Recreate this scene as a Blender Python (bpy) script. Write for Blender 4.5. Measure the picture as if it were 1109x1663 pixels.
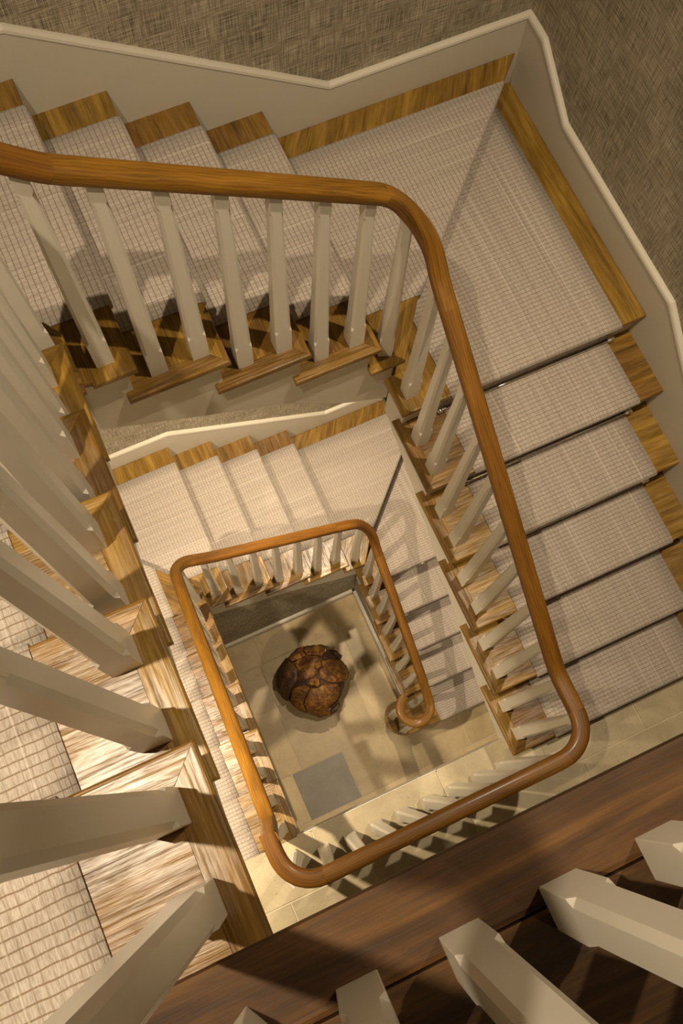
import bpy, bmesh, math, random
from mathutils import Vector, Matrix
random.seed(7)
for o in list(bpy.data.objects):
    bpy.data.objects.remove(o)
S = bpy.context.scene
COL = S.collection

# ------------------------------------------------------------------ camera
cam_d = bpy.data.cameras.new('camera')
cam_d.sensor_fit = 'VERTICAL'
cam_d.sensor_height = 36.0
cam_d.lens = 33.836
cam_d.clip_start = 0.01
cam = bpy.data.objects.new('camera', cam_d)
COL.objects.link(cam)
cam.matrix_world = Matrix(((0.91002844, 0.38825796, -0.14527215, 0.11422159),
                           (-0.41298476, 0.87949430, -0.23650238, -1.18572584),
                           (0.03594209, 0.27521908, 0.96070944, 1.19655138),
                           (0, 0, 0, 1)))
S.camera = cam

# ------------------------------------------------------------------ world, exposure, lights
w = bpy.data.worlds.new('world')
S.world = w
w.use_nodes = True
w.node_tree.nodes['Background'].inputs[0].default_value = (1, .86, .68, 1)
w.node_tree.nodes['Background'].inputs[1].default_value = 0.03
S.view_settings.view_transform = 'Standard'
S.view_settings.look = 'None'
S.view_settings.gamma = 1
S.view_settings.exposure = 0.0
S.view_settings.use_curve_mapping = False
WARM = (1.0, .825, .585)

def lamp(name, loc, watts, size=.05, spread=150, color=WARM, aim=None):
    d = bpy.data.lights.new(name, 'AREA')
    d.shape = 'DISK'
    d.size = size
    d.energy = watts
    d.color = color
    d.spread = math.radians(spread)
    o = bpy.data.objects.new(name, d)
    COL.objects.link(o)
    o.location = loc
    if aim:
        o.rotation_euler = (Vector(aim) - Vector(loc)).to_track_quat('-Z', 'Y').to_euler()
    return o

lamp('downlight_or_fill_lamp', (-.52, -.85, 2.50), 32, spread=96)
lamp('downlight_or_fill_lamp', (1.47, -.61, 2.50), 25, spread=76, aim=(1.3, -.45, -2.4))
lamp('downlight_or_fill_lamp', (.85, -2.1, 2.50), 4)
lamp('downlight_or_fill_lamp', (-.59, -.65, -1.04), 48, spread=104)
lamp('downlight_or_fill_lamp', (1.05, .55, -2.47), 27, spread=112, aim=(.85, .3, -5.0))
lamp('downlight_or_fill_lamp', (.85, -2.15, -3.50), 13)  # unseen fill lamp, added to brighten the ground floor

# ------------------------------------------------------------------ materials
def mat(name):
    m = bpy.data.materials.new(name)
    m.use_nodes = True
    nt = m.node_tree
    return m, nt, nt.nodes['Principled BSDF']

def N(nt, typ, **kw):
    n = nt.nodes.new(typ)
    for k, v in kw.items():
        if k.startswith('i_'):
            n.inputs[int(k[2:])].default_value = v
        else:
            setattr(n, k, v)
    return n

def L(nt, a, b):
    nt.links.new(a, b)

def ramp(nt, fac, stops):
    r = nt.nodes.new('ShaderNodeValToRGB')
    e = r.color_ramp.elements
    e[0].position, e[0].color = stops[0][0], (*stops[0][1], 1)
    e[1].position, e[1].color = stops[-1][0], (*stops[-1][1], 1)
    for p, c in stops[1:-1]:
        x = e.new(p)
        x.color = (*c, 1)
    L(nt, fac, r.inputs[0])
    return r.outputs[0]

def mix(nt, fac, a, b, mode='MIX'):
    n = nt.nodes.new('ShaderNodeMix')
    n.data_type = 'RGBA'
    n.blend_type = mode
    for sock, val in ((n.inputs[0], fac), (n.inputs[6], a), (n.inputs[7], b)):
        if hasattr(val, 'is_linked') or isinstance(val, bpy.types.NodeSocket):
            L(nt, val, sock)
        elif isinstance(val, (int, float)):
            sock.default_value = val
        else:
            sock.default_value = (*val, 1)
    return n.outputs[2]

def mth(nt, op, a, b=None, c=None):
    n = nt.nodes.new('ShaderNodeMath')
    n.operation = op
    for i, v in enumerate((a, b, c)):
        if v is None:
            continue
        if isinstance(v, (int, float)):
            n.inputs[i].default_value = v
        else:
            L(nt, v, n.inputs[i])
    return n.outputs[0]

def uvmap(nt, scale, rnd=True):
    u = nt.nodes.new('ShaderNodeUVMap')
    mp = nt.nodes.new('ShaderNodeMapping')
    mp.inputs['Scale'].default_value = scale
    L(nt, u.outputs[0], mp.inputs[0])
    if rnd:
        oi = nt.nodes.new('ShaderNodeObjectInfo')
        cm = nt.nodes.new('ShaderNodeCombineXYZ')
        L(nt, mth(nt, 'MULTIPLY', oi.outputs['Random'], 37.0), cm.inputs[0])
        L(nt, mth(nt, 'MULTIPLY', oi.outputs['Random'], 91.0), cm.inputs[1])
        L(nt, cm.outputs[0], mp.inputs[1])
    return mp.outputs[0]

def noise(nt, vec, scale, detail=4, rough=.6, dist=0):
    n = nt.nodes.new('ShaderNodeTexNoise')
    n.inputs['Scale'].default_value = scale
    n.inputs['Detail'].default_value = detail
    n.inputs['Roughness'].default_value = rough
    n.inputs['Distortion'].default_value = dist
    if vec is not None:
        L(nt, vec, n.inputs['Vector'])
    return n.outputs[0]

def bump(nt, bsdf, h, strength, dist):
    b = nt.nodes.new('ShaderNodeBump')
    b.inputs['Strength'].default_value = strength
    b.inputs['Distance'].default_value = dist
    L(nt, h, b.inputs['Height'])
    L(nt, b.outputs[0], bsdf.inputs['Normal'])

def wood(name, dark, mid, light, rough=.35, bstr=.35, coat=.0, tint=.35, rings=False):
    m, nt, b = mat(name)
    v = uvmap(nt, (1.6, 16, 1))
    big = noise(nt, v, 1.6, 5, .6, .8)
    v2 = uvmap(nt, (7, 190, 1))
    fine = noise(nt, v2, 1.0, 3, .65, .2)
    f = mth(nt, 'ADD', mth(nt, 'MULTIPLY', big, .72), mth(nt, 'MULTIPLY', fine, .28))
    if rings:
        wv = nt.nodes.new('ShaderNodeTexWave')
        wv.bands_direction = 'Y'
        wv.inputs['Scale'].default_value = 4.2
        wv.inputs['Distortion'].default_value = 7.5
        wv.inputs['Detail'].default_value = 2
        wv.inputs['Detail Scale'].default_value = .9
        L(nt, uvmap(nt, (2.2, 9, 1)), wv.inputs['Vector'])
        f = mth(nt, 'ADD', mth(nt, 'MULTIPLY', f, .91), mth(nt, 'MULTIPLY', wv.outputs['Fac'], .09))
    c = ramp(nt, f, [(.30, dark), (.5, mid), (.72, light)])
    oi = nt.nodes.new('ShaderNodeObjectInfo')
    hv = nt.nodes.new('ShaderNodeHueSaturation')
    L(nt, mth(nt, 'ADD', mth(nt, 'MULTIPLY', oi.outputs['Random'], tint), 1 - tint * .6), hv.inputs['Value'])
    L(nt, mth(nt, 'ADD', mth(nt, 'MULTIPLY', oi.outputs['Random'], .012), .494), hv.inputs['Hue'])
    L(nt, c, hv.inputs['Color'])
    L(nt, hv.outputs[0], b.inputs['Base Color'])
    L(nt, mth(nt, 'ADD', mth(nt, 'MULTIPLY', fine, .3), rough - .12), b.inputs['Roughness'])
    if rings or coat == 0:
        b.inputs['Coat Weight'].default_value = coat
        b.inputs['Specular IOR Level'].default_value = .30
    else:
        pf = mth(nt, 'ADD', mth(nt, 'MULTIPLY', fine, .55), mth(nt, 'MULTIPLY', noise(nt, uvmap(nt, (5, 22, 1)), 1.3, 4, .7, 1.0), .45))
        pw = ramp(nt, pf, [(.42, (0, 0, 0)), (.60, (1, 1, 1))])
        L(nt, mth(nt, 'MULTIPLY', pw, coat), b.inputs['Coat Weight'])
        L(nt, mth(nt, 'ADD', mth(nt, 'MULTIPLY', pw, .4), .12), b.inputs['Specular IOR Level'])
    b.inputs['Coat Roughness'].default_value = .18 if rings else .27
    bump(nt, b, mth(nt, 'ADD', fine, mth(nt, 'MULTIPLY', big, .8)), bstr, .0016)
    return m

M = {}
M['oak'] = wood('tread_oak', (.055, .026, .004), (.190, .099, .0145), (.35, .202, .037), .33, .55, .46, .45)
M['rail'] = wood('handrail_wood', (.070, .028, .004), (.180, .076, .008), (.30, .132, .014), .46, .15, .12, .30, True)
M['dark'] = wood('landing_wood', (.016, .0060, .0010), (.058, .0235, .0042), (.135, .060, .012), 0.62, .35, 0, .2)  # wood darkened throughout, standing in for a shadow over the landing

def paint(name, col, rough, bs=.04):
    m, nt, b = mat(name)
    g = nt.nodes.new('ShaderNodeNewGeometry')
    n = noise(nt, g.outputs['Position'], 2.2, 3)
    c = mix(nt, n, tuple(x * .94 for x in col), col)
    L(nt, c, b.inputs['Base Color'])
    b.inputs['Roughness'].default_value = rough
    n2 = noise(nt, g.outputs['Position'], 220, 2)
    bump(nt, b, n2, bs, .0006)
    return m
M['paint'] = paint('baluster_paint', (.76, .71, .61), .28, .02)
M['string'] = paint('string_paint', (.69, .635, .53), .45)
M['skirt'] = paint('skirting_paint', (.63, .58, .48), .5)
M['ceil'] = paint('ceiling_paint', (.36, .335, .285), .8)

# woven grasscloth
m, nt, b = mat('grasscloth')
va = uvmap(nt, (9, 330, 1), False)
vb = uvmap(nt, (330, 9, 1), False)
na = noise(nt, va, 1, 3, .7)
nb = noise(nt, vb, 1, 3, .7)
big = noise(nt, uvmap(nt, (3, 3, 1), False), 1.2, 3)
mxx = mth(nt, 'ADD', mth(nt, 'MULTIPLY', na, .53), mth(nt, 'MULTIPLY', nb, .47))
mxx = mth(nt, 'ADD', mxx, mth(nt, 'MULTIPLY', mth(nt, 'SUBTRACT', big, .5), .12))
c = ramp(nt, mxx, [(.38, (.062, .050, .032)), (.46, (.235, .198, .135)), (.54, (.43, .37, .265)), (.64, (.70, .62, .47))])
L(nt, c, b.inputs['Base Color'])
b.inputs['Roughness'].default_value = .85
bump(nt, b, mxx, .5, .002)
M['grass'] = m

# carpet runner: fine grid of brown lines with soft stripes along the run
m, nt, b = mat('runner_carpet')
u = nt.nodes.new('ShaderNodeUVMap')
wob = noise(nt, u.outputs[0], 22, 2)
sp = nt.nodes.new('ShaderNodeSeparateXYZ')
L(nt, u.outputs[0], sp.inputs[0])
def lines(coord, pitch, wid, wobble):
    p = mth(nt, 'ADD', mth(nt, 'DIVIDE', coord, pitch), mth(nt, 'MULTIPLY', mth(nt, 'SUBTRACT', wob, .5), wobble))
    fr = mth(nt, 'FRACT', p)
    d = mth(nt, 'ABSOLUTE', mth(nt, 'SUBTRACT', fr, .5))
    mr = nt.nodes.new('ShaderNodeMapRange')
    mr.interpolation_type = 'SMOOTHSTEP'
    mr.inputs['From Min'].default_value = wid * .5
    mr.inputs['From Max'].default_value = wid * 1.3
    mr.inputs['To Min'].default_value = 1
    mr.inputs['To Max'].default_value = 0
    L(nt, d, mr.inputs['Value'])
    return mr.outputs[0]
ln_u = lines(sp.outputs[0], .0172, .070, .35)
ln_v = lines(sp.outputs[1], .0158, .080, .30)
stripe = noise(nt, uvmap(nt, (.35, 42, 1), False), 1.0, 3, .7)
pile = noise(nt, uvmap(nt, (60, 420, 1), False), 1.0, 2, .7)
pile2 = noise(nt, u.outputs[0], 900, 2, .6)
base = mix(nt, stripe, (.205, .160, .130), (.49, .42, .36))
base = mix(nt, mth(nt, 'MULTIPLY', ramp(nt, pile, [(.38, (0, 0, 0)), (.66, (1, 1, 1))]), .6), base, (.60, .54, .47))
strv = ramp(nt, stripe, [(.35, (1, 1, 1)), (.62, (.35, .35, .35))])
lnv = mth(nt, 'MULTIPLY', ln_v, mth(nt, 'MULTIPLY', noise(nt, uvmap(nt, (1.5, 40, 1), False), 1, 2), 1.25))
ln = mth(nt, 'MAXIMUM', mth(nt, 'MULTIPLY', ln_u, .88), mth(nt, 'MULTIPLY', lnv, .62))
c = mix(nt, ln, base, (.190, .118, .060))
# whiter yarns run lengthwise here and there
yarn = ramp(nt, noise(nt, uvmap(nt, (.6, 130, 1), False), 1, 2), [(.60, (0, 0, 0)), (.68, (1, 1, 1))])
c = mix(nt, mth(nt, 'MULTIPLY', yarn, .35), c, (.74, .68, .60))
L(nt, c, b.inputs['Base Color'])
b.inputs['Roughness'].default_value = .95
b.inputs['Sheen Weight'].default_value = .15
hh = mth(nt, 'ADD', mth(nt, 'MULTIPLY', ln, -.6), mth(nt, 'ADD', mth(nt, 'MULTIPLY', pile, .6), mth(nt, 'MULTIPLY', pile2, .4)))
bump(nt, b, hh, .55, .003)
M['carpet'] = m

# limestone
def stone(name, lo, hi, tint):
    m, nt, b = mat(name)
    v = uvmap(nt, (1, 1, 1))
    a = noise(nt, v, 5, 6, .65, .4)
    g = noise(nt, v, 160, 3, .7)
    f = mth(nt, 'ADD', mth(nt, 'MULTIPLY', a, .7), mth(nt, 'MULTIPLY', g, .3))
    c = ramp(nt, f, [(.32, lo), (.68, hi)])
    oi = nt.nodes.new('ShaderNodeObjectInfo')
    hv = nt.nodes.new('ShaderNodeHueSaturation')
    L(nt, mth(nt, 'ADD', mth(nt, 'MULTIPLY', oi.outputs['Random'], tint), 1 - tint / 2), hv.inputs['Value'])
    L(nt, c, hv.inputs['Color'])
    sp_ = ramp(nt, noise(nt, v, 75, 2, .5), [(.27, (1, 1, 1)), (.32, (0, 0, 0))])
    c2 = mix(nt, mth(nt, 'MULTIPLY', sp_, .5), hv.outputs[0], (.12, .09, .05))
    L(nt, c2, b.inputs['Base Color'])
    b.inputs['Roughness'].default_value = .42
    bump(nt, b, g, .15, .0012)
    return m
M['stone'] = stone('limestone', (.28, .225, .132), (.46, .385, .245), .30)
M['stone_warm'] = stone('warm_limestone', (.34, .250, .125), (.55, .425, .24), .26)
M['stone_grey'] = stone('grey_limestone', (.150, .130, .098), (.255, .220, .165), .1)
M['grout'] = paint('grout', (.55, .47, .33), .8)

m, nt, b = mat('chrome')
b.inputs['Base Color'].default_value = (.78, .74, .68, 1)
b.inputs['Metallic'].default_value = 1
b.inputs['Roughness'].default_value = .14
M['chrome'] = m

# root wood
def rootwood(name, k):
    m, nt, b = mat(name)
    g = nt.nodes.new('ShaderNodeTexCoord')
    a = noise(nt, g.outputs['Object'], 11, 7, .72, 2.2)
    f = noise(nt, g.outputs['Object'], 70, 4, .7, .5)
    h = mth(nt, 'ADD', mth(nt, 'MULTIPLY', a, .7), mth(nt, 'MULTIPLY', f, .3))
    c = ramp(nt, h, [(.30, tuple(k * x for x in (.035, .010, .003))), (.46, tuple(k * x for x in (.13, .040, .007))),
                     (.58, tuple(k * x for x in (.38, .175, .020))), (.70, tuple(k * x for x in (.72, .41, .070)))])
    L(nt, c, b.inputs['Base Color'])
    b.inputs['Roughness'].default_value = .55
    bump(nt, b, h, .8, .010)
    return m
M['root'] = rootwood('root_wood', .72)
M['root_shade'] = rootwood('root_wood_shade', .20)  # darker copy of the root wood: shade painted onto pieces and gaps
M['root_edge'] = rootwood('root_wood_pale', 1.3)

# ------------------------------------------------------------------ mesh helpers
def base_of(parent):
    p = Vector((0, 0, 0))
    while parent is not None:
        p += parent.location
        parent = parent.parent
    return p

def new_obj(name, me, parent=None):
    o = bpy.data.objects.new(name, me)
    COL.objects.link(o)
    if parent is not None:
        o.parent = parent
    return o

def finish(name, bm, material, parent=None, grain=None, smooth=False, uv='box'):
    """bm is in world coordinates; link it as one object under its parent."""
    if uv == 'box':
        box_uv(bm, grain or Vector((1, 0, 0)))
    off = base_of(parent)
    if off.length > 0:
        bmesh.ops.translate(bm, verts=bm.verts, vec=-off)
    me = bpy.data.meshes.new(name)
    bm.to_mesh(me)
    bm.free()
    for p in me.polygons:
        p.use_smooth = smooth
    for mm in (material if isinstance(material, (list, tuple)) else [material]):
        me.materials.append(mm)
    return new_obj(name, me, parent)

def box_uv(bm, g):
    lay = bm.loops.layers.uv.get('UVMap') or bm.loops.layers.uv.new('UVMap')
    g = Vector(g).normalized()
    if abs(g.z) > .9:
        h = Vector((1, 0, 0))
    else:
        h = Vector((-g.y, g.x, 0)).normalized()
    k = Vector((0, 0, 1)) if abs(g.z) < .9 else Vector((0, 1, 0))
    for f in bm.faces:
        for l in f.loops:
            c = l.vert.co
            l[lay].uv = (c.dot(g), c.dot(h) + c.dot(k))

def prism_bm(poly, c0, c1, axis='z', bev=0, seg=2, bm=None, only=None):
    bm = bm or bmesh.new()
    def P(a, b, c):
        return (a, b, c) if axis == 'z' else ((c, a, b) if axis == 'x' else (a, c, b))
    lo = [bm.verts.new(P(a, b, c0)) for a, b in poly]
    hi = [bm.verts.new(P(a, b, c1)) for a, b in poly]
    n = len(poly)
    fs = [bm.faces.new(lo), bm.faces.new(hi)]
    for i in range(n):
        fs.append(bm.faces.new((lo[i], lo[(i + 1) % n], hi[(i + 1) % n], hi[i])))
    bmesh.ops.recalc_face_normals(bm, faces=fs)
    if bev > 0:
        es = [e for f in fs[:2] for e in f.edges]
        if only is not None:
            es = []
            for i in only:
                for ring in (lo, hi):
                    es.append(bm.edges.get((ring[i], ring[(i + 1) % n])))
        bmesh.ops.bevel(bm, geom=list(set(es)), offset=bev, segments=seg, profile=.6, affect='EDGES')
    return bm

def prism(name, poly, c0, c1, material, parent=None, axis='z', bev=0, grain=None, seg=2, only=None):
    return finish(name, prism_bm(poly, c0, c1, axis, bev, seg, None, only), material, parent, grain)

def box(x0, x1, y0, y1, z0, z1, bm=None, bev=0):
    return prism_bm([(x0, y0), (x1, y0), (x1, y1), (x0, y1)], z0, z1, 'z', bev, 2, bm)

def thing(name, label, cat, loc, group=None):
    o = new_obj(name, None)
    o.location = loc
    o['label'] = label
    o['category'] = cat
    if group:
        o['group'] = group
    bpy.context.view_layer.update()
    return o

def structure(o):
    o['kind'] = 'structure'
    return o

def sweep(bm, pts, section, side_fn=None, closed_ends=True, lay=None, v_scale=1):
    """section: list of (across, up); pts: list of Vectors; level frames."""
    rings = []
    cum = 0
    n = len(pts)
    us = []
    for i, p in enumerate(pts):
        t = (pts[min(i + 1, n - 1)] - pts[max(i - 1, 0)])
        tn = t.normalized()
        if side_fn:
            sd = side_fn(i)
        else:
            hz = Vector((t.x, t.y, 0))
            sd = Vector((hz.y, -hz.x, 0)).normalized()
        up = sd.cross(tn).normalized()
        if up.z < 0:
            up = -up
        if i:
            cum += (p - pts[i - 1]).length
        us.append(cum)
        rings.append([bm.verts.new(p + sd * a + up * b) for a, b in section])
    m = len(section)
    vs = [0]
    for j in range(m):
        a, b = section[j], section[(j + 1) % m]
        vs.append(vs[-1] + math.hypot(a[0] - b[0], a[1] - b[1]))
    for i in range(n - 1):
        for j in range(m):
            f = bm.faces.new((rings[i][j], rings[i][(j + 1) % m], rings[i + 1][(j + 1) % m], rings[i + 1][j]))
            if lay:
                for l, (u_, v_) in zip(f.loops, ((us[i], vs[j]), (us[i], vs[j + 1]), (us[i + 1], vs[j + 1]), (us[i + 1], vs[j]))):
                    l[lay].uv = (u_, v_)
    if closed_ends:
        bm.faces.new(rings[0])
        bm.faces.new(rings[-1])
    bmesh.ops.recalc_face_normals(bm, faces=bm.faces)
    return bm

# ------------------------------------------------------------------ dimensions
R = .175            # rise
OH = .030           # nosing overhang
TT = .024           # tread thickness
XL, XR = -1.03, 2.009
UP = dict(zt=0.0, x0=0.0, y0=0.0, x1=.969, xT0=.140, gT=.26, yL5=-.0357, gL=.2567, yR0=-.1316, gR=.2601, nR=6,
          yw=1.0247, yedge=-1.319, key='upper')
LO = dict(zt=-3.15, x0=.016, y0=-.035, x1=1.003, xT0=.156, gT=.26, yL5=-.0703, gL=.2567, yR0=-.146, gR=.2540, nR=5,
          yw=.990, yedge=-1.354, key='lower')
FLOOR1, FLOOR0 = -18 * R, -35 * R

# ------------------------------------------------------------------ the setting: walls
def wall(name, axis, c0, c1, poly):
    return structure(prism(name, poly, c0, c1, M['grass'], None, axis, 0, Vector((1, 0, 0)) if axis == 'y' else Vector((0, 1, 0))))
wall('wall_back', 'y', 1.045, 1.12, [(-1.06, -2.35), (2.10, -2.35), (2.10, 2.6), (-1.06, 2.6)])
wall('wall_back.001', 'y', 1.010, 1.12, [(-1.06, -6.13), (2.10, -6.13), (2.10, -2.36), (-1.06, -2.36)])
wall('wall_right', 'x', 2.029, 2.10, [(-3.3, -6.13), (1.043, -6.13), (1.043, 2.6), (-3.3, 2.6)])
wall('wall_left', 'x', -1.12, -1.05, [(-3.3, -6.13), (1.043, -6.13), (1.043, 2.6), (-3.3, 2.6)])
wall('wall_front', 'y', -3.4, -3.302, [(-1.06, -6.13), (2.10, -6.13), (2.10, 2.6), (-1.06, 2.6)])
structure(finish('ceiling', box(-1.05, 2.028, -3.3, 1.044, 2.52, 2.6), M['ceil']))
# cupboard walls under the lower flights
wall('wall_back.002', 'y', .000, .05, [(-.02, FLOOR0), (1.045, FLOOR0), (1.045, -5.35), (-.02, -4.66)])
wall('wall_right.001', 'x', 1.046, 1.09, [(-.90, FLOOR0), (.05, FLOOR0), (.05, -5.42), (-.14, -5.46), (-.90, -5.985)])
wall('wall_left.001', 'x', -.075, -.030, [(-1.36, FLOOR0), (-.001, FLOOR0), (-.001, -4.70), (-1.36, -3.60)])

# ------------------------------------------------------------------ ground floor, slab by slab
fl = structure(finish('floor', box(-1.05, 2.028, -3.3, 1.0, FLOOR0 - .12, FLOOR0 - .004), M['grout']))
def tile(floor_obj, x0, x1, y0, y1, z, material, name='stone_tile', j=.003):
    prism(name, [(x0 + j, y0 + j), (x1 - j, y0 + j), (x1 - j, y1 - j), (x0 + j, y1 - j)], z - .02 + random.uniform(0, .0008), z, material,
          floor_obj, 'z', .0012, Vector((1, 0, 0)), 1)
rows = [(-.23, .0, [-.03, .19, .81, 1.045]), (-.565, -.23, [-.03, .16, .825, 1.045]),
        (-1.06, -.565, [-.03, .14, .76, 1.35, 2.02]), (-1.415, -1.06, [-.03, .062, .465, .93, 1.36, 2.02]),
        (-1.80, -1.415, [-1.04, -.45, -.05, .58, 1.05, 1.6, 2.02]), (-2.3, -1.80, [-1.04, -.3, .4, 1.1, 2.02]),
        (-2.8, -2.3, [-1.04, -.1, .7, 1.4, 2.02]), (-3.29, -2.8, [-1.04, 0, .8, 2.02])]
for ya, yb, xs in rows:
    for i in range(len(xs) - 1):
        grey = (abs(ya + 1.415) < .01 and i == 1)
        tile(fl, xs[i], xs[i + 1], ya, yb, FLOOR0, M['stone_grey'] if grey else M['stone_warm'])

# middle landing: stone
fl1 = structure(finish('floor', box(-1.05, 2.028, -3.3, -1.362, FLOOR1 - .26, FLOOR1 - .004), M['grout']))
for ya, yb, xs in [(-1.585, -1.352, [-1.04, -.55, .064, .663, 1.13, 1.597, 2.02]), (-2.0, -1.585, [-1.04, -.50, -.13, .24, .72, 1.27, 1.78, 2.02]),
                   (-2.5, -2.0, [-1.04, -.3, .3, .9, 1.5, 2.02]), (-3.29, -2.5, [-1.04, -.1, .8, 1.6, 2.02])]:
    for i in range(len(xs) - 1):
        if ya == -1.585 and xs[i] >= .9:
            tile(fl1, xs[i], xs[i + 1], ya, -1.408, FLOOR1, M['stone'])
        elif ya == -1.585 and xs[i] > .6:
            prism('stone_tile', [(.666, ya + .003), (1.127, ya + .003), (1.127, -1.411), (1.0, -1.411), (1.0, yb), (.666, yb)], FLOOR1 - .02, FLOOR1, M['stone'], fl1, 'z', .0012, None, 1)
        else:
            tile(fl1, xs[i], xs[i + 1], ya, yb, FLOOR1, M['stone'])
structure(finish('trim_1', box(-.001, 1.0, -1.3619, -1.3525, FLOOR1 - .26, FLOOR1 - .0201), M['string']))

# top landing: boards
fl2 = structure(finish('floor', box(-1.05, 2.028, -3.3, -1.350, -.26, -.0205), M['string']))
ys = [-1.319, -1.425, -1.60, -1.78, -1.96, -2.14, -2.32, -2.5, -2.7, -2.9, -3.1, -3.29]
for i in range(len(ys) - 1):
    xa = -1.045
    cuts = [-1.045, 2.02] if i < 2 else [-1.045, random.uniform(-.3, 1.2), 2.02]
    for a, c_ in zip(cuts, cuts[1:]):
        prism('floor_board', [(a + .0008, ys[i + 1] + .0008), (c_ - .0008, ys[i + 1] + .0008), (c_ - .0008, ys[i] - .0008), (a + .0008, ys[i] - .0008)],
              -.026 if i == 0 else -.02, 0, M['dark'], fl2, 'z', .008 if i == 0 else .0015, Vector((1, 0, 0)))

# ------------------------------------------------------------------ flights
def zL(s, k): return s['zt'] - k * R          # k-th tread below the landing
def nose_y(s, k): return s['yL5'] + (5 - k) * -s['gL'] if k > 0 else s['yedge']
def nose_x(s, i): return s['xT0'] + i * s['gT']
def nose_r(s, i): return s['yR0'] - i * s['gR']

def tread(fl, board, ret, z, gb, gr, bev=.0075, ob=None, orr=None):
    t = prism('tread', board, z - TT, z, M['oak'], fl, 'z', bev, gb, 3, ob)
    if ret:
        prism('return_nosing', ret, z - TT, z, M['oak'], t, 'z', bev, gr, 3, orr)
    return t

def xdiagL(s, y): return s['x0'] - .03 - (y - s['y0'] - .13)      # winder nosing, left corner
def xdiagR(s, y): return s['x1'] + (y - s['y0'])                  # winder nosing, right corner
RW = .056
E_ = .0006

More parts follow.
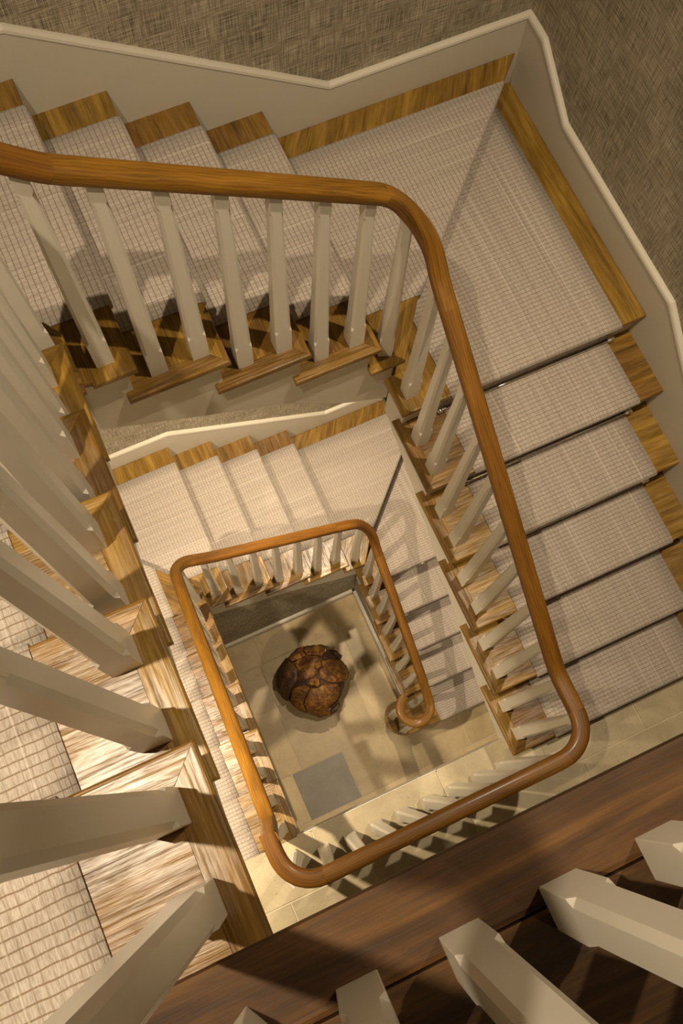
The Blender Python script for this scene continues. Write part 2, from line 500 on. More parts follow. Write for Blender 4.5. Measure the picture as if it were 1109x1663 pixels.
def build_flights(s):
    key = s['key']
    x0, y0, x1, yw = s['x0'], s['y0'], s['x1'], s['yw']
    zt = s['zt']
    xl, xr = XL, XR
    # ---- left flight: five treads and the upper half of the corner
    f1 = thing('stair_flight', {'upper': 'upper left stair flight, oak treads beside the nearest balusters, up to the dark landing',
                                'lower': 'lower left stair flight, narrow strip of pale oak treads below the stone landing'}[key], 'stairs',
               (x0 - .5, y0 - .7, zt - 6 * R))
    for k in range(1, 6):
        yn, yb = nose_y(s, k), nose_y(s, k - 1) - OH
        z = zL(s, k)
        if k == 1: yb += .001
        tread(f1, [(xl, yb), (x0 - RW - E_, yb), (x0 - RW - E_, yn - RW), (x0 - E_, yn), (xl, yn)],
              [(x0, yn), (x0, yb - .026), (x0 - .03, yb - .026), (x0 - .03, yb), (x0 - RW, yb), (x0 - RW, yn - RW - E_)], z, (1, 0, 0), (0, 1, 0), .0075, [3], [0, 1])
        prism('riser', [(xl, yb - .0185), (x0 - .032, yb - .0185), (x0 - .032, yb - .0005), (xl, yb - .0005)], z, z + R - TT, M['string'], f1)
    # upper corner winder
    yb = nose_y(s, 5) - OH
    z = zL(s, 6)
    yend = yw - .0
    poly = [(xl, yb), (x0 - E_, yb), (x0 - E_, y0 + .085), (x0 - .03, y0 + .13), (xdiagL(s, yend), yend), (xl, yend)]
    tread(f1, poly, None, z, (.7, -.7, 0), None)
    prism('return_nosing', [(x0 - .03, yb - .026), (x0, yb - .026), (x0, yb - E_), (x0 - .03, yb - E_)], z - TT, z, M['oak'], f1, 'z', .006, (0, 1, 0))
    prism('riser', [(xl, yb - .0185), (x0 - .032, yb - .0185), (x0 - .032, yb - .0005), (xl, yb - .0005)], z, z + R - TT, M['string'], f1)
    # sawtooth string on the well side
    top = []
    for k in range(1, 7):
        ya = (nose_y(s, k - 1) - OH) if k > 1 else s['yedge'] - .028
        yn = nose_y(s, k) - OH if k < 6 else y0 + .02
        top += [(ya, zL(s, k) - TT - .001), (yn, zL(s, k) - TT - .001)]
    low = [(y0 + .02, zt - 1.50), (y0 - .12, zt - 1.38), (y0 - .40, zt - 1.155), (y0 - .9, zt - .765), (s['yedge'] - .028, zt - .42)]
    prism('string', top + low, x0 - .045, x0 - .03, M['string'], f1, 'x', 0, (0, 1, 0))
    low2 = [(y0 - .0, zt - 1.46), (y0 - .4, zt - 1.155), (y0 - .9, zt - .765), (s['yedge'] - .026, zt - .42)]
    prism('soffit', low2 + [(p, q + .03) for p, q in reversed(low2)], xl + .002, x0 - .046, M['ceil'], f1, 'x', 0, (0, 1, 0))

    # ---- back flight
    f2 = thing('stair_flight', {'upper': 'upper back stair flight, golden oak steps along the large top wall into a corner winder',
                                'lower': 'lower back stair flight, brightly lit small steps seen through the well'}[key], 'stairs',
               (.5, y0 + .5, zt - 11 * R))
    z = zL(s, 7)
    d = .045
    n1 = nose_x(s, 0)
    # lower half of left corner
    poly = [(x0 + .012, y0), (n1, y0), (n1, yend), (xdiagL(s, yend) - d, yend), (x0 - .03 - d, y0 + .13), (x0 - .029, y0 + .085), (x0 - .029, y0 + .02), (x0 + .012, y0 + .01)]
    tread(f2, poly, None, z, (0, 1, 0), None)
    a0 = Vector((x0 - .03 - d, y0 + .13)); a1 = Vector((xdiagL(s, yend) - d, yend))
    prism('riser', [(a0.x - .0265, a0.y), (a1.x - .0265, a1.y), (a1.x - .001, a1.y), (a0.x - .001, a0.y)], z, z + R - TT, M['string'], f2)
    for i in range(1, 4):
        z = zL(s, 7 + i)
        xn, xb = nose_x(s, i), nose_x(s, i - 1) - OH
        tread(f2, [(xb, y0 + RW + E_), (xn - RW, y0 + RW + E_), (xn, y0 + E_), (xn, yend), (xb, yend)],
              [(xb - .026, y0), (xn, y0), (xn - RW - E_, y0 + RW), (xb, y0 + RW), (xb, y0 + .03), (xb - .026, y0 + .03)], z, (0, 1, 0), (1, 0, 0), .0075, [2], [0, 5])
        prism('riser', [(xb - .0185, y0 + .032), (xb - .0005, y0 + .032), (xb - .0005, yend), (xb - .0185, yend)], z, z + R - TT, M['string'], f2)
    # wide upper winder of the right corner
    z = zL(s, 11)
    xb = nose_x(s, 3) - OH
    ym = yend - .001
    poly = [(xb, y0), (x1 + .055, y0), (x1 + .20, y0 + .20), (min(xdiagR(s, ym), xr), ym), (xb, ym)]
    tread(f2, poly, None, z, (.55, .83, 0), None)
    prism('riser', [(xb - .0185, y0 + .032), (xb - .0005, y0 + .032), (xb - .0005, yend), (xb - .0185, yend)], z, z + R - TT, M['string'], f2)
    top = [(x0 - .028, zL(s, 7) - TT - .001)]
    for i in range(0, 4):
        xa = nose_x(s, i) - OH
        top += [(xa, zL(s, 7 + i) - TT - .001), (xa, zL(s, 8 + i) - TT - .001)]
    top += [(x1 + .03, zL(s, 11) - TT - .001)]
    low = [(x1 + .03, zt - 2.30 + (0 if key == 'upper' else -.0)), (x1 - .15, zt - 2.185), (x0 + .59, zt - 1.966), (x0 + .2, zt - 1.725), (x0 - .028, zt - 1.575)]
    prism('string', top + low, y0 + .03, y0 + .045, M['string'], f2, 'y', 0, (1, 0, 0))
    low2 = [(x0 - .02, zt - 1.575), (x0 + .2, zt - 1.72), (x0 + .59, zt - 1.96), (x1 - .15, zt - 2.18), (x1 + .02, zt - 2.29)]
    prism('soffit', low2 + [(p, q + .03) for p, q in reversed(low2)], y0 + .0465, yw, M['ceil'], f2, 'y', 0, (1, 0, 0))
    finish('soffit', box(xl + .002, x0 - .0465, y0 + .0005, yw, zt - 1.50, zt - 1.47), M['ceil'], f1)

    # ---- right flight
    f3 = thing('stair_flight', {'upper': 'upper right stair flight, oak steps down along the right wall to the stone landing',
                                'lower': 'lower right stair flight, shaded steps ending in a round curtail step'}[key], 'stairs',
               (x1 + .5, y0 - .8, zt - (17 * R)))
    z = zL(s, 12)
    n0 = nose_r(s, 0)
    dd = .045
    poly = [(x1, n0), (xr, n0), (xr, yend - .06), (xr - .001, y0 + (xr - x1) + dd - .002), (x1 + .20, y0 + .20 + dd), (x1 + .06, y0 + .055), (x1, y0 + .026)]
    tread(f3, poly, None, z, (0, 1, 0), None)
    prism('riser', [(x1 + .04, y0 + .037), (x1 + .20, y0 + .201 + dd), (xr - .04, y0 + (xr - x1) + dd - .039), (xr - .04, y0 + (xr - x1) + dd - .016), (x1 + .20, y0 + .224 + dd), (x1 + .04, y0 + .060)],
          z, z + R - TT, M['string'], f3)
    n = s['nR']
    for i in range(1, n):
        z = zL(s, 12 + i)
        yn, yb = nose_r(s, i), nose_r(s, i - 1) + OH
        if key == 'lower' and i == n - 1:
            # curtail step: round end wrapped about the volute
            c = Vector((.965, -1.022)); rr = .134
            arc = [(c.x + rr * math.cos(a), c.y + rr * math.sin(a)) for a in [math.radians(t) for t in range(62, 271, 11)]]
            poly = [(x1 + .045, yb)] + arc + [(c.x + .02, yn), (xr, yn), (xr, yb)]
            t = tread(f3, poly, None, z, (1, 0, 0), None)
            rr = .108
            arc = [(c.x + rr * math.cos(a), c.y + rr * math.sin(a)) for a in [math.radians(t_) for t_ in range(62, 271, 11)]]
            prism('riser', [(x1 + .06, yb + .005)] + arc + [(c.x + .02, yn + OH), (xr, yn + OH), (xr, yb + .005)], FLOOR0, z - TT - .0005, M['oak'], f3, 'z', 0, (1, 0, 0))
            continue
        tread(f3, [(x1 + RW + E_, yb), (xr, yb), (xr, yn), (x1 + E_, yn), (x1 + RW + E_, yn + RW)],
              [(x1, yb + .026), (x1 + .03, yb + .026), (x1 + .03, yb), (x1 + RW, yb), (x1 + RW, yn + RW + E_), (x1, yn)], z, (1, 0, 0), (0, 1, 0), .0075, [2], [0, 5])
    last = n if key == 'upper' else n - 1
    for i in range(1, last + 1):
        yb = nose_r(s, i - 1) + OH
        z = zL(s, 12 + i) if i < n else FLOOR1
        prism('riser', [(x1 + .032, yb + .0005), (xr, yb + .0005), (xr, yb + .0185), (x1 + .032, yb + .0185)], z, z + R - TT, M['string'], f3)
    top = [(y0 + .026, zL(s, 12) - TT - .001)]
    for i in range(0, last):
        ya = nose_r(s, i) + OH
        top += [(ya, zL(s, 12 + i) - TT - .001), (ya, (zL(s, 13 + i) - TT - .001) if i < n - 1 else FLOOR1)]
    if key == 'upper':
        low = [(nose_r(s, n - 1) + OH, FLOOR1 - .10), (-1.345, FLOOR1 - .10), (-1.086, zt - 3.145), (-.563, zt - 2.768), (-.2, zt - 2.53), (y0 + .026, zt - 2.42)]
    else:
        low = [(nose_r(s, 3) + OH, FLOOR0), (-.93, FLOOR0), (-.563, zt - 2.80), (-.2, zt - 2.56), (y0 + .026, zt - 2.44)]
    prism('string', top + low, x1 + .03, x1 + .0425, M['string'], f3, 'x', 0, (0, 1, 0))
    if key == 'upper':
        low2 = [(y0 + .02, zt - 2.41), (-.2, zt - 2.525), (-.563, zt - 2.765), (-1.086, zt - 3.14), (-1.345, zt - 3.25)]
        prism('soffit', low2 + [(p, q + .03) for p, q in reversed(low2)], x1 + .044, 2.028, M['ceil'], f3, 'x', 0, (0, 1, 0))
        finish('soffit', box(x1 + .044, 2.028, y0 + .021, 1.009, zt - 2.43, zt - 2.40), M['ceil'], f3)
    return f1, f2, f3

FL = {s['key']: build_flights(s) for s in (UP, LO)}

# ------------------------------------------------------------------ runners
CT = .008
def profile(s0, z0, noses, zs_after, final=None, samples=6):
    """s0: riser face position, z0: level the riser starts at; noses: [(nose position, level)].
    Returns list of (s, z) of the carpet's upper surface."""
    pts = [(s0 + CT, z0 - TT - .002)]
    for (sn, z) in noses:
        rx = pts[-1][0]
        pts.append((rx, z + CT + .004)); pts.append((rx + .004, z + CT))
        rad = TT / 2 + CT
        cx, cz = sn + CT - rad, z - TT / 2
        for q in range(samples + 1):
            a = math.pi / 2 - math.pi * q / samples
            pts.append((cx + rad * math.cos(a), cz + rad * math.sin(a)))
        pts.append((sn - OH + CT, z - TT - CT))
    if final is not None:
        pts.append((pts[-1][0], final + .003))
    return pts

def runner_section(parent, pin, pout, fmap, vin, vout, ref, flip):
    """pin / pout: edge profiles; fmap(s, z, edge) gives world position."""
    bm = bmesh.new()
    lay = bm.loops.layers.uv.new('UVMap')
    def cum(p):
        c = [0]
        for a, b_ in zip(p, p[1:]):
            c.append(c[-1] + math.hypot(a[0] - b_[0], a[1] - b_[1]))
        return [x - c[ref] for x in c]
    ci, co = cum(pin), cum(pout)
    NC = 10
    rowsv = []
    for (a, b_) in zip(pin, pout):
        A, B = Vector(fmap(a[0], a[1], 0)), Vector(fmap(b_[0], b_[1], 1))
        rowsv.append([bm.verts.new(A.lerp(B, j / NC)) for j in range(NC + 1)])
    for i in range(len(pin) - 1):
        for j in range(NC):
            vs = [rowsv[i][j], rowsv[i][j + 1], rowsv[i + 1][j + 1], rowsv[i + 1][j]]
            f = bm.faces.new(vs if flip else vs[::-1])
            uvs = []
            for ii, jj in ((i, j), (i, j + 1), (i + 1, j + 1), (i + 1, j)):
                t = jj / NC
                uvs.append((ci[ii] * (1 - t) + co[ii] * t, vin * (1 - t) + vout * t))
            if not flip: uvs = uvs[::-1]
            for l, q in zip(f.loops, uvs):
                l[lay].uv = q
    o = finish('runner_section', bm, M['carpet'], parent, uv=None, smooth=True)
    o.data.set_sharp_from_angle(angle=math.radians(40))
    sm = o.modifiers.new('thickness', 'SOLIDIFY')
    sm.thickness = CT
    sm.offset = -1
    return o

def build_runner(s):
    key = s['key']
    x0, y0, x1 = s['x0'], s['y0'], s['x1']
    t = thing('stair_runner', {'upper': 'checked beige carpet runner on the upper stairs above the stone landing',
                               'lower': 'checked beige carpet runner on the lower stairs below the stone landing'}[key], 'carpet',
              (.5, y0 - .2, s['zt'] - 17 * R))
    # left flight, then corner winder
    def L_(x):
        ns = [(nose_y(s, k), zL(s, k)) for k in range(1, 6)]
        yd = y0 + .13 + (x0 - .03 - x)
        ns.append((yd, zL(s, 6)))
        return profile(s['yedge'] - OH, s['zt'], ns, None, zL(s, 7))
    xi, xo = x0 - .200, x0 - .912
    runner_section(t, L_(xi), L_(xo), lambda a, z, e: ((xi, xo)[e], a, z), 0, .712, 5, False)
    def T_(y):
        ns = [(nose_x(s, i), zL(s, 7 + i)) for i in range(4)]
        ns.append((xdiagR(s, y), zL(s, 11)))
        p = profile(xdiagL(s, y) - .045, zL(s, 6), ns, None, zL(s, 12))
        p[0] = (p[0][0], zL(s, 7) + .10); p[1] = (p[1][0], zL(s, 7) + CT + .004)
        return p
    yi, yo = y0 + .212, y0 + .9165
    runner_section(t, T_(yi), T_(yo), lambda a, z, e: (a, (yi, yo)[e], z), 0, .704, 9, False)
    def R_(x):
        n = s['nR']
        ns = [(-nose_r(s, i), zL(s, 12 + i)) for i in range(n)]
        p = profile(-(y0 + (x - x1) + .045), zL(s, 11), ns, None, zL(s, 12 + n))
        p[0] = (p[0][0], zL(s, 12) + .10); p[1] = (p[1][0], zL(s, 12) + CT + .004)
        return p
    xi2, xo2 = x1 + .203, 1.900
    runner_section(t, R_(xi2), R_(xo2), lambda a, z, e: ((xi2, xo2)[e], -a, z), 0, .70, 9, False)
    return t
RUN = [build_runner(s) for s in (UP, LO)]

# ------------------------------------------------------------------ stair rods
def rod_template():
    t = thing('stair_rod', 'x', 'stair rod', (0, 0, 0), 'chrome stair rods across the runner')
    bm = bmesh.new()
    bmesh.ops.create_cone(bm, cap_ends=True, segments=12, radius1=.0058, radius2=.0058, depth=1.0, matrix=Matrix.Rotation(math.pi / 2, 4, 'Y'))
    finish('rod', bm, M['chrome'], t, smooth=True)
    for sx in (-1, 1):
        bm = bmesh.new()
        bmesh.ops.create_uvsphere(bm, u_segments=12, v_segments=8, radius=.013, matrix=Matrix.Translation((sx * .5 + sx * .012, 0, 0)))
        bmesh.ops.create_cone(bm, cap_ends=True, segments=12, radius1=.0105, radius2=.0105, depth=.024, matrix=Matrix.Translation((sx * .5, 0, 0)) @ Matrix.Rotation(math.pi / 2, 4, 'Y'))
        box(sx * .5 - .007, sx * .5 + .007, -.006, .022, -.013, .006, bm)
        finish('bracket', bm, M['chrome'], t, smooth=False)
    return t
ROD = rod_template()
rod_used = [False]
ORD = ['first', 'second', 'third', 'fourth', 'fifth', 'sixth', 'seventh']
def place_rod(p, rz, length, label):
    if not rod_used[0]:
        o = ROD; rod_used[0] = True
        kids = list(ROD.children)
    else:
        o = ROD.copy(); COL.objects.link(o)
        kids = []
        for ch in ROD.children:
            c = ch.copy(); COL.objects.link(c); c.parent = o
            kids.append(c)
    o.location = p
    o.rotation_euler = (0, 0, rz)
    for c in kids:
        if c.name.startswith('rod'):
            c.scale = (length, 1, 1)
        else:
            sx = 1 if sum(v.co.x for v in c.data.vertices) > 0 else -1
            c.location = (sx * (length - 1) / 2, 0, 0)
    o['label'] = label
PI = math.pi
for s in (UP, LO):
    kk = s['key']
    for k in range(1, 7):       # at the foot of riser k of the left flight
        y = nose_y(s, k - 1) - OH + CT + .009
        place_rod((s['x0'] - .556, y, zL(s, k) + .018), 0 + PI, .755, 'chrome stair rod on the %s left flight, under its %s riser from the top' % (kk, ORD[k - 1]))
    for i in range(1, 5):
        x = nose_x(s, i - 1) - OH + CT + .009
        place_rod((x, s['y0'] + .564, zL(s, 7 + i) + .018), PI / 2, .748, 'chrome stair rod on the %s back flight, under its %s riser from the left' % (kk, ORD[i - 1]))
    for i in range(1, s['nR'] + (1 if kk == 'upper' else 0)):
        y = nose_r(s, i - 1) + OH - CT - .009
        z = zL(s, 12 + i)
        place_rod(((s['x1'] + .203 + 1.9) / 2, y, z + .018), 0, .742, 'chrome stair rod on the %s right flight, under its %s riser below the corner' % (kk, ORD[i - 1]))

# ------------------------------------------------------------------ handrails
def path(ways, step=.008, sigma=.022):
    """ways: (x, y, z, corner radius or 0). Rounded in plan, smoothed in height."""
    pts = []
    n = len(ways)
    for i, (x, y, z, r) in enumerate(ways):
        p = Vector((x, y, z))
        if r and 0 < i < n - 1:
            a = Vector(ways[i - 1][:3]); b_ = Vector(ways[i + 1][:3])
            da = Vector((a.x - x, a.y - y)).normalized(); db = Vector((b_.x - x, b_.y - y)).normalized()
            la = math.hypot(a.x - x, a.y - y); lb = math.hypot(b_.x - x, b_.y - y)
            za = z + (a.z - z) * r / la; zb = z + (b_.z - z) * r / lb
            c = Vector((x, y)) + (da + db) * r
            for q in range(13):
                t = q / 12 * math.pi / 2
                pt = c - db * r * math.cos(t) - da * r * math.sin(t)
                pts.append(Vector((pt.x, pt.y, za + (zb - za) * q / 12)))
        else:
            pts.append(p)
    # resample
    out = [pts[0]]
    for a, b_ in zip(pts, pts[1:]):
        d = (b_ - a).length
        m_ = max(1, int(round(d / step)))
        for q in range(1, m_ + 1):
            out.append(a.lerp(b_, q / m_))
    ks = [math.exp(-.5 * (j * step / sigma) ** 2) for j in range(-8, 9)]
    ssum = sum(ks)
    sm = []
    for i in range(len(out)):
        if i < 8 or i > len(out) - 9:
            sm.append(out[i])
            continue
        v = Vector((0, 0, 0))
        for j, k in zip(range(-8, 9), ks):
            v += out[i + j] * k
        sm.append(v / ssum)
    return sm

RAIL_H = .042
def rail_section(w=.058, h=RAIL_H, n=22):
    sec = []
    for i in range(n):
        a = 2 * math.pi * i / n
        c, s_ = math.cos(a), math.sin(a)
        e = .62 if s_ > 0 else .42
        sec.append((w / 2 * math.copysign(abs(c) ** e, c), -h / 2 + h / 2 * math.copysign(abs(s_) ** (.75 if s_ > 0 else .5), s_)))
    return sec

def split_at(pts, marks):
    idx = []
    for mx in marks:
        v = Vector(mx)
        idx.append(min(range(len(pts)), key=lambda i: (pts[i] - v).length))
    idx = [0] + sorted(idx) + [len(pts) - 1]
    return [pts[a:b_ + 1] for a, b_ in zip(idx, idx[1:]) if b_ - a > 2]

def make_rail(parent, pts, marks, sec, thin_from=None):
    for k, seg in enumerate(split_at(pts, marks)):
        bm = bmesh.new()
        lay = bm.loops.layers.uv.new('UVMap')
        sweep(bm, seg, sec, lay=lay)
        o = finish('handrail_section', bm, M['rail'], parent, uv=None, smooth=True)
        o.data.set_sharp_from_angle(angle=math.radians(50))

def zl_u(y): return -.075 - .682 * (y - UP['yL5'])
def zl_l(y): return -3.225 - .682 * (y - LO['yL5'])
def zr_u(y): return -1.485 + .673 * (y + .392)
bal_u = thing('balustrade', 'upper balustrade, large white balusters and brown handrail down to the stone landing', 'balustrade', (.5, -.7, FLOOR1))
bal_l = thing('balustrade', 'lower balustrade, small white balusters under a brown handrail ending in a curled volute', 'balustrade', (.5, -.7, FLOOR0))
xlU, yT_U, xR_U = -.070, .072, 1.039
xlL, yT_L, xR_L = -.054, .037, 1.066
YB = -1.456
ways_u = [(2.02, -1.427, 1.13, 0), (xlU, -1.427, 1.13, .11), (xlU, -1.10, 1.13, 0), (xlU, -1.06, zl_u(-1.06), 0), (xlU, -.12, zl_u(-.12), 0),
          (xlU, yT_U, -.20, .10), (.13, yT_U, -.405, 0), (.90, yT_U, -.93, 0), (xR_U, yT_U, -1.085, .105), (xR_U, -.06, zr_u(-.06), 0),
          (xR_U, -1.20, -2.03, 0), (xR_U, YB, -2.03, .115), (xlL, YB, -2.03, .115), (xlL, -1.262, -2.03, 0)]
PU = path(ways_u)
ways_l = [(xlL, -1.262, -2.035, 0), (xlL, -1.255, -2.12, 0), (xlL, -1.222, -2.42, 0), (xlL, -1.19, zl_l(-1.19), 0), (xlL, -.14, zl_l(-.14), 0), (xlL, yT_L, -3.36, .085), (.14, yT_L, -3.545, 0),
          (.93, yT_L, -4.10, 0), (xR_L, yT_L, -4.235, .09), (xR_L, -.09, -4.42, 0), (xR_L, -.86, -4.955, 0), (1.064, -.96, -5.04, 0)]
PL = path(ways_l)
sec = rail_section()
make_rail(bal_u, PU, [(xlU, -1.10, 1.13), (.14, yT_U, -.41), (.90, yT_U, -.93), (xR_U, -.14, -1.32), (xR_U, -1.335, -2.03), (.95, YB, -2.03), (.06, YB, -2.03)], sec)
vol = [(Vector((.966 + .098 * math.cos(math.radians(a)), -1.022 + .098 * math.sin(math.radians(a)), -5.085 - .075 * min(1, (8 - a) / 110)))) for a in range(2, -253, -6)]
PLv = PL[:-6] + vol
PLs = PLv[:]
for i in range(len(PL) - 16, len(PLv) - 3):
    PLs[i] = (PLv[i - 3] + PLv[i - 2] + PLv[i - 1] + PLv[i] + PLv[i + 1] + PLv[i + 2] + PLv[i + 3]) / 7
PL = PLs
make_rail(bal_l, PL, [(.05, yT_L, -3.47), (.85, yT_L, -4.04), (xR_L, -.14, -4.46), (xR_L, -.9, -5.0)], sec)

def rail_under(pts, x, y, zmin=-99):
    best = min([p for p in pts if p.z > zmin], key=lambda p: (p.x - x) ** 2 + (p.y - y) ** 2)
    return best.z - RAIL_H * .8

# ------------------------------------------------------------------ balusters
def baluster(parent, x, y, z, top, rot=0, w0=.052, w1=.032):
    H = top - z
    hb = .122
    ht = .075
    def wid(h): return w0 + (w1 - w0) * max(0, (h - hb)) / max(.01, H - hb)
    levels = [(0, .0012), (hb, .0012), (hb + .016, .0085), (H - ht - .014, .0062), (H - ht, .0010), (H, .0010)]
    verts, faces = [], []
    for h, ch in levels:
        w_ = (w0 if h <= hb else wid(h)) / 2
        for sx, sy, first in ((1, -1, 0), (1, 1, 1), (-1, 1, 0), (-1, -1, 1)):
            pa = (sx * w_, sy * (w_ - ch)); pb = (sx * (w_ - ch), sy * w_)
            for q in ((pb, pa) if not first else (pa, pb)):
                verts.append((q[0], q[1], h))
    n = 8
    for i in range(len(levels) - 1):
        for j in range(n):
            faces.append((i * n + j, i * n + (j + 1) % n, (i + 1) * n + (j + 1) % n, (i + 1) * n + j))
    faces.append(tuple(range(n - 1, -1, -1)))
    faces.append(tuple((len(levels) - 1) * n + j for j in range(n)))
    me = bpy.data.meshes.new('baluster')
    me.from_pydata(verts, [], faces)
    me.materials.append(M['paint'])
    o = new_obj('baluster', me, parent)
    o.location = Vector((x, y, z)) - base_of(parent)
    o.rotation_euler = (0, 0, rot)
    return o

for s, par, PT in ((UP, bal_u, PU), (LO, bal_l, PL)):
    x0, y0, x1 = s['x0'], s['y0'], s['x1']
    def put(x, y, z, rot=0):
        if s is UP: pp = PU
        else: pp = PL
        baluster(par, x, y, z, rail_under(pp, x, y, z + .4), rot)
    if s is UP:
        for i in range(14):
            put(.082 + i * .1305, -1.427, 0)
        put(-.052, -1.409, 0, .5)
    else:
        for i in range(8):
            baluster(bal_u, .085 + i * .1215, -1.458, FLOOR1, rail_under(PU, .085 + i * .1215, -1.458))
        baluster(bal_u, -.036, -1.43, FLOOR1, rail_under(PU, -.036, -1.44), .45)
    for k in range(1, 6):
        for d in (.203, .076):
            put(x0 - .070, nose_y(s, k) - d, zL(s, k))
    put(x0 - .056, y0 + .045, zL(s, 6), .3)
    put(nose_x(s, 0) - .073, y0 + .072, zL(s, 7))
    for i in range(1, 4):
        for d in (.203, .073):
            put(nose_x(s, i) - d, y0 + .0725, zL(s, 7 + i))
    put(x1 + .004, y0 + .068, zL(s, 11), -.35)
    put(x1 + .066, nose_r(s, 0) + .079, zL(s, 12), 0)
    for i in range(1, s['nR']):
        z = zL(s, 12 + i)
        if s is LO and i == s['nR'] - 1:
            put(x1 + .063, nose_r(s, i) + .19, z)
            for (bx, by, rt) in ((.890, -.985, .5), (.922, -1.105, .9)):
                baluster(par, bx, by, z, -5.16 - .03, rt, .05, .034)
            continue
        for d in (.079, .205):
            put(x1 + .066, nose_r(s, i) + d, z)

# ------------------------------------------------------------------ skirtings with moulded caps
def cap(bm, pts, side):
    """pts along the top of the skirting face (world), side: unit vector out of the wall."""
    sec_ = [(-.022, 0), (.001, 0), (.0035, .003), (.002, .008), (.001, .012), (-.004, .017), (-.009, .019), (-.022, .019)]
    sweep(bm, pts, sec_, side_fn=lambda i: Vector(side))
    return bm
def skirting(name, plane, wallc, face, top, bottom, side):
    """top / bottom: lists of (along, z) on the wall plane ('x' or 'y' is the constant axis)."""
    poly = top + bottom[::-1]
    o = structure(prism(name, poly, min(wallc, face), max(wallc, face), M['skirt'], None, plane))
    bm = bmesh.new()
    pts = []
    for a, z in top:
        pts.append(Vector((a, face, z)) if plane == 'y' else Vector((face, a, z)))
    # straight runs, each its own swept length so the knees stay crisp
    if plane == 'y':
        pts[-1] = pts[-1] + Vector((.018, 0, 0))
    else:
        pts[0] = pts[0] + Vector((0, .018, 0))
    cap(bm, pts, side)
    c = finish('cap_moulding', bm, M['skirt'], o)
    return o
for s in (UP, LO):
    zt, y0, x1, yw = s['zt'], s['y0'], s['x1'], s['yw']
    z7, z11, z12 = zL(s, 7), zL(s, 11), zL(s, 12)
    n1 = s['xT0']
    xa, xb = n1 + .023, x1 + .214
    tail = (XL + .01, z7 + .165 + (.30 if s is UP else .30))
    top = [(XL, z7 + .165), (xa, z7 + .165), (xb, z11 + .165), (XR - .0001, z11 + .165)]
    bot = [(XL, z7 - .35), (n1 - .04, z7 - .35), (nose_x(s, 3) - .04, z11 - .35), (XR - .0001, z11 - .35)]
    wy = 1.045 if s is UP else 1.010
    skirting('baseboard_back', 'y', wy - .0001, yw + .0002, top, bot, (0, -1, 0))
    ya, yb_ = y0 + .915, y0 + .646
    yc = s['yR0'] - .045
    last = nose_r(s, s['nR'] - 1)
    zf = FLOOR1 if s is UP else FLOOR0
    slope = R / s['gR']
    yend_ = last - .03
    top = [(yw, z11 + .165), (ya, z11 + .165), (yb_, z12 + .165), (yc, z12 + .165), (yend_ - .02, z12 + .165 - slope * (yc - yend_ + .02)), (-3.29, z12 + .165 - slope * (yc - yend_ + .02))]
    bot = [(yw, z12 - .1), (ya, z12 - .1), (yb_, z12 - .3), (yc, z12 - .3), (yend_ - .02 + .3, zf), (-3.29, zf)]
    skirting('baseboard_right', 'x', 2.0289, XR + .0002, top, bot, (-1, 0, 0))
    ty0 = s['yedge']
    top = [(yw, z7 + R + .165), (y0 + .05, z7 + R + .165), (ty0 + .02, zt + .135), (-3.29, zt + .135)]
    bot = [(yw, z7 - .15), (y0 + .05, z7 - .15), (ty0 - .3, zt - .3), (-3.29, zt - .02)]
    skirting('baseboard_left', 'x', -1.0499, XL - .0002, top, bot, (1, 0, 0))
# ground floor skirting round the cupboard under the stairs
def low_base(name, plane, c0, c1, a0, a1, side):
    o = structure(prism(name, [(a0, FLOOR0), (a1, FLOOR0), (a1, FLOOR0 + .10), (a0, FLOOR0 + .10)], min(c0, c1), max(c0, c1), M['skirt'], None, plane))
    bm = bmesh.new()
    pts = [Vector((a, c1, FLOOR0 + .10)) if plane == 'y' else Vector((c1, a, FLOOR0 + .10)) for a in (a0, a1)]
    cap(bm, pts, side)
    finish('cap_moulding', bm, M['skirt'], o)
low_base('baseboard_back', 'y', -.0001, -.020, -.02, 1.020, (0, -1, 0))
low_base('baseboard_right', 'x', 1.0459, 1.026, -.90, -.021, (-1, 0, 0))

# ------------------------------------------------------------------ root-wood stool on the ground floor
st = thing('stump_stool', 'round stool of gnarled reddish brown root wood on the stone ground floor', 'stool', (.470, -.525, FLOOR0))
SC = Vector((.470, -.525, FLOOR0 + .20))
RB, HB = .245, .205
bm = bmesh.new()
bmesh.ops.create_uvsphere(bm, u_segments=64, v_segments=36, radius=1)
from mathutils import noise as mnoise
for v in bm.verts:
    d = v.co.normalized()
    k = 1 + .035 * mnoise.noise(d * 2.3) + .02 * mnoise.noise(d * 7) - .05 * abs(mnoise.noise(d * 3.1 + Vector((4, 1, 2))))
    sq = (abs(d.x) ** 2 + abs(d.y) ** 2) ** .5
    rr = sq ** .62 if sq > 0 else 0
    hz = math.copysign(abs(d.z) ** .9, d.z)
    v.co = SC + Vector((d.x / max(sq, 1e-6) * rr * RB * .93 * k, d.y / max(sq, 1e-6) * rr * RB * .93 * k, max(-.2, hz * HB * .90 * k)))
finish('core', bm, M['root_shade'], st, smooth=True)
AF = ((.00061664, -.00027184, .29732), (-.00027711, -.00061029, -.05267))
def sp_(u, v):
    return Vector((AF[0][0] * u + AF[0][1] * v + AF[0][2], AF[1][0] * u + AF[1][1] * v + AF[1][2]))
cu = Vector(sp_(505, 540))
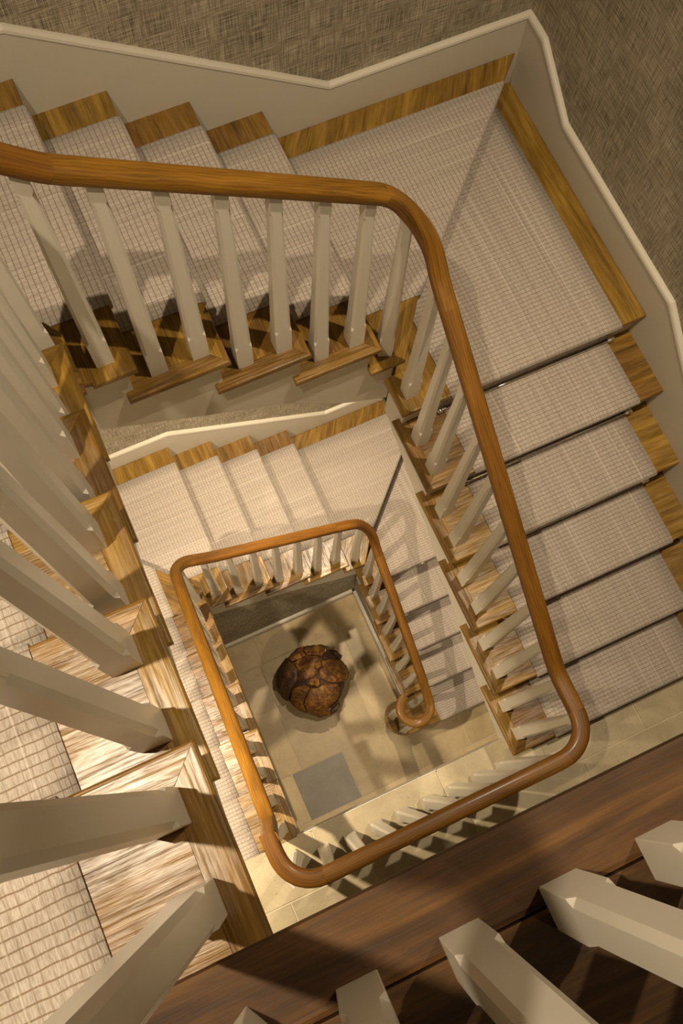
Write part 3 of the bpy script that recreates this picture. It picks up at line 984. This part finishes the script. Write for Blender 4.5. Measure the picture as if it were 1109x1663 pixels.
pieces = [
    ([(110, 500), (150, 380), (225, 285), (275, 350), (330, 400), (352, 470), (345, 560), (300, 610), (270, 680), (240, 760), (180, 715), (125, 610)], 'root_shade', 0),
    ([(235, 290), (330, 190), (420, 155), (400, 230), (430, 280), (350, 330), (285, 350)], 'root', .004),
    ([(290, 365), (360, 325), (440, 285), (560, 290), (590, 340), (600, 400), (565, 445), (555, 500), (470, 540), (410, 570), (360, 550), (352, 480), (335, 400)], 'root', .012),
    ([(432, 155), (545, 150), (640, 180), (630, 260), (605, 300), (560, 280), (450, 275), (410, 230)], 'root', .004),
    ([(660, 185), (750, 200), (830, 260), (800, 300), (700, 320), (620, 330), (600, 305), (640, 250)], 'root_shade', .0),
    ([(600, 345), (690, 325), (810, 305), (870, 370), (905, 450), (880, 520), (800, 560), (760, 575), (690, 580), (590, 545), (572, 480), (580, 440), (612, 405)], 'root', .016),
    ([(470, 555), (545, 520), (580, 550), (590, 600), (560, 625), (500, 615), (455, 600)], 'root_edge', .006),
    ([(480, 635), (560, 640), (600, 610), (690, 590), (770, 590), (790, 640), (785, 720), (740, 780), (680, 820), (690, 900), (600, 925), (520, 905), (450, 880), (420, 800), (450, 700)], 'root', .010),
    ([(290, 650), (360, 610), (450, 605), (478, 640), (440, 700), (408, 790), (440, 890), (370, 860), (290, 800), (275, 740)], 'root', .004),
    ([(715, 815), (790, 755), (805, 800), (770, 855), (705, 895), (695, 850)], 'root_shade', -.012),
]
for poly, mt, lift in pieces:
    P2 = [sp_(*p) for p in poly]
    cen = sum(P2, Vector((0, 0))) / len(P2)
    # densify outline with a little wander
    out = []
    for a, b_ in zip(P2, P2[1:] + P2[:1]):
        for q in range(4):
            p = a.lerp(b_, q / 4)
            p = p + .0055 * Vector((mnoise.noise(Vector((p.x, p.y, 1)) * 60), mnoise.noise(Vector((p.x, p.y, 5)) * 60)))
            out.append(p)
    bm = bmesh.new()
    rings = []
    def dome(p):
        r = min(.985, (p - cu).length / (RB * 1.03))
        return SC.z + HB * (1 - r ** 2.6) ** .5 * .97
    for sc_, dz in ((1.0, -.09), (1.012, -.016), (.992, -.005), (.93, .0), (.7, .002), (.45, .003), (.2, .003)):
        ring = []
        for p in out:
            q = cen + (p - cen) * sc_
            nz = .011 * mnoise.noise(Vector((q.x * 22, q.y * 22, lift * 50))) + .005 * mnoise.noise(Vector((q.x * 60, q.y * 70, 2)))
            ring.append(bm.verts.new((q.x, q.y, dome(q) + dz + lift + nz)))
        rings.append(ring)
    n = len(out)
    for a, b_ in zip(rings, rings[1:]):
        for i in range(n):
            bm.faces.new((a[i], a[(i + 1) % n], b_[(i + 1) % n], b_[i]))
    cv = bm.verts.new((cen.x, cen.y, dome(cen) + lift + .004))
    for i in range(n):
        bm.faces.new((rings[-1][i], rings[-1][(i + 1) % n], cv))
    bmesh.ops.recalc_face_normals(bm, faces=bm.faces)
    finish('root_piece', bm, M[mt], st, smooth=True)

# tidy: identity inverse parents, nothing hidden
bpy.context.view_layer.update()
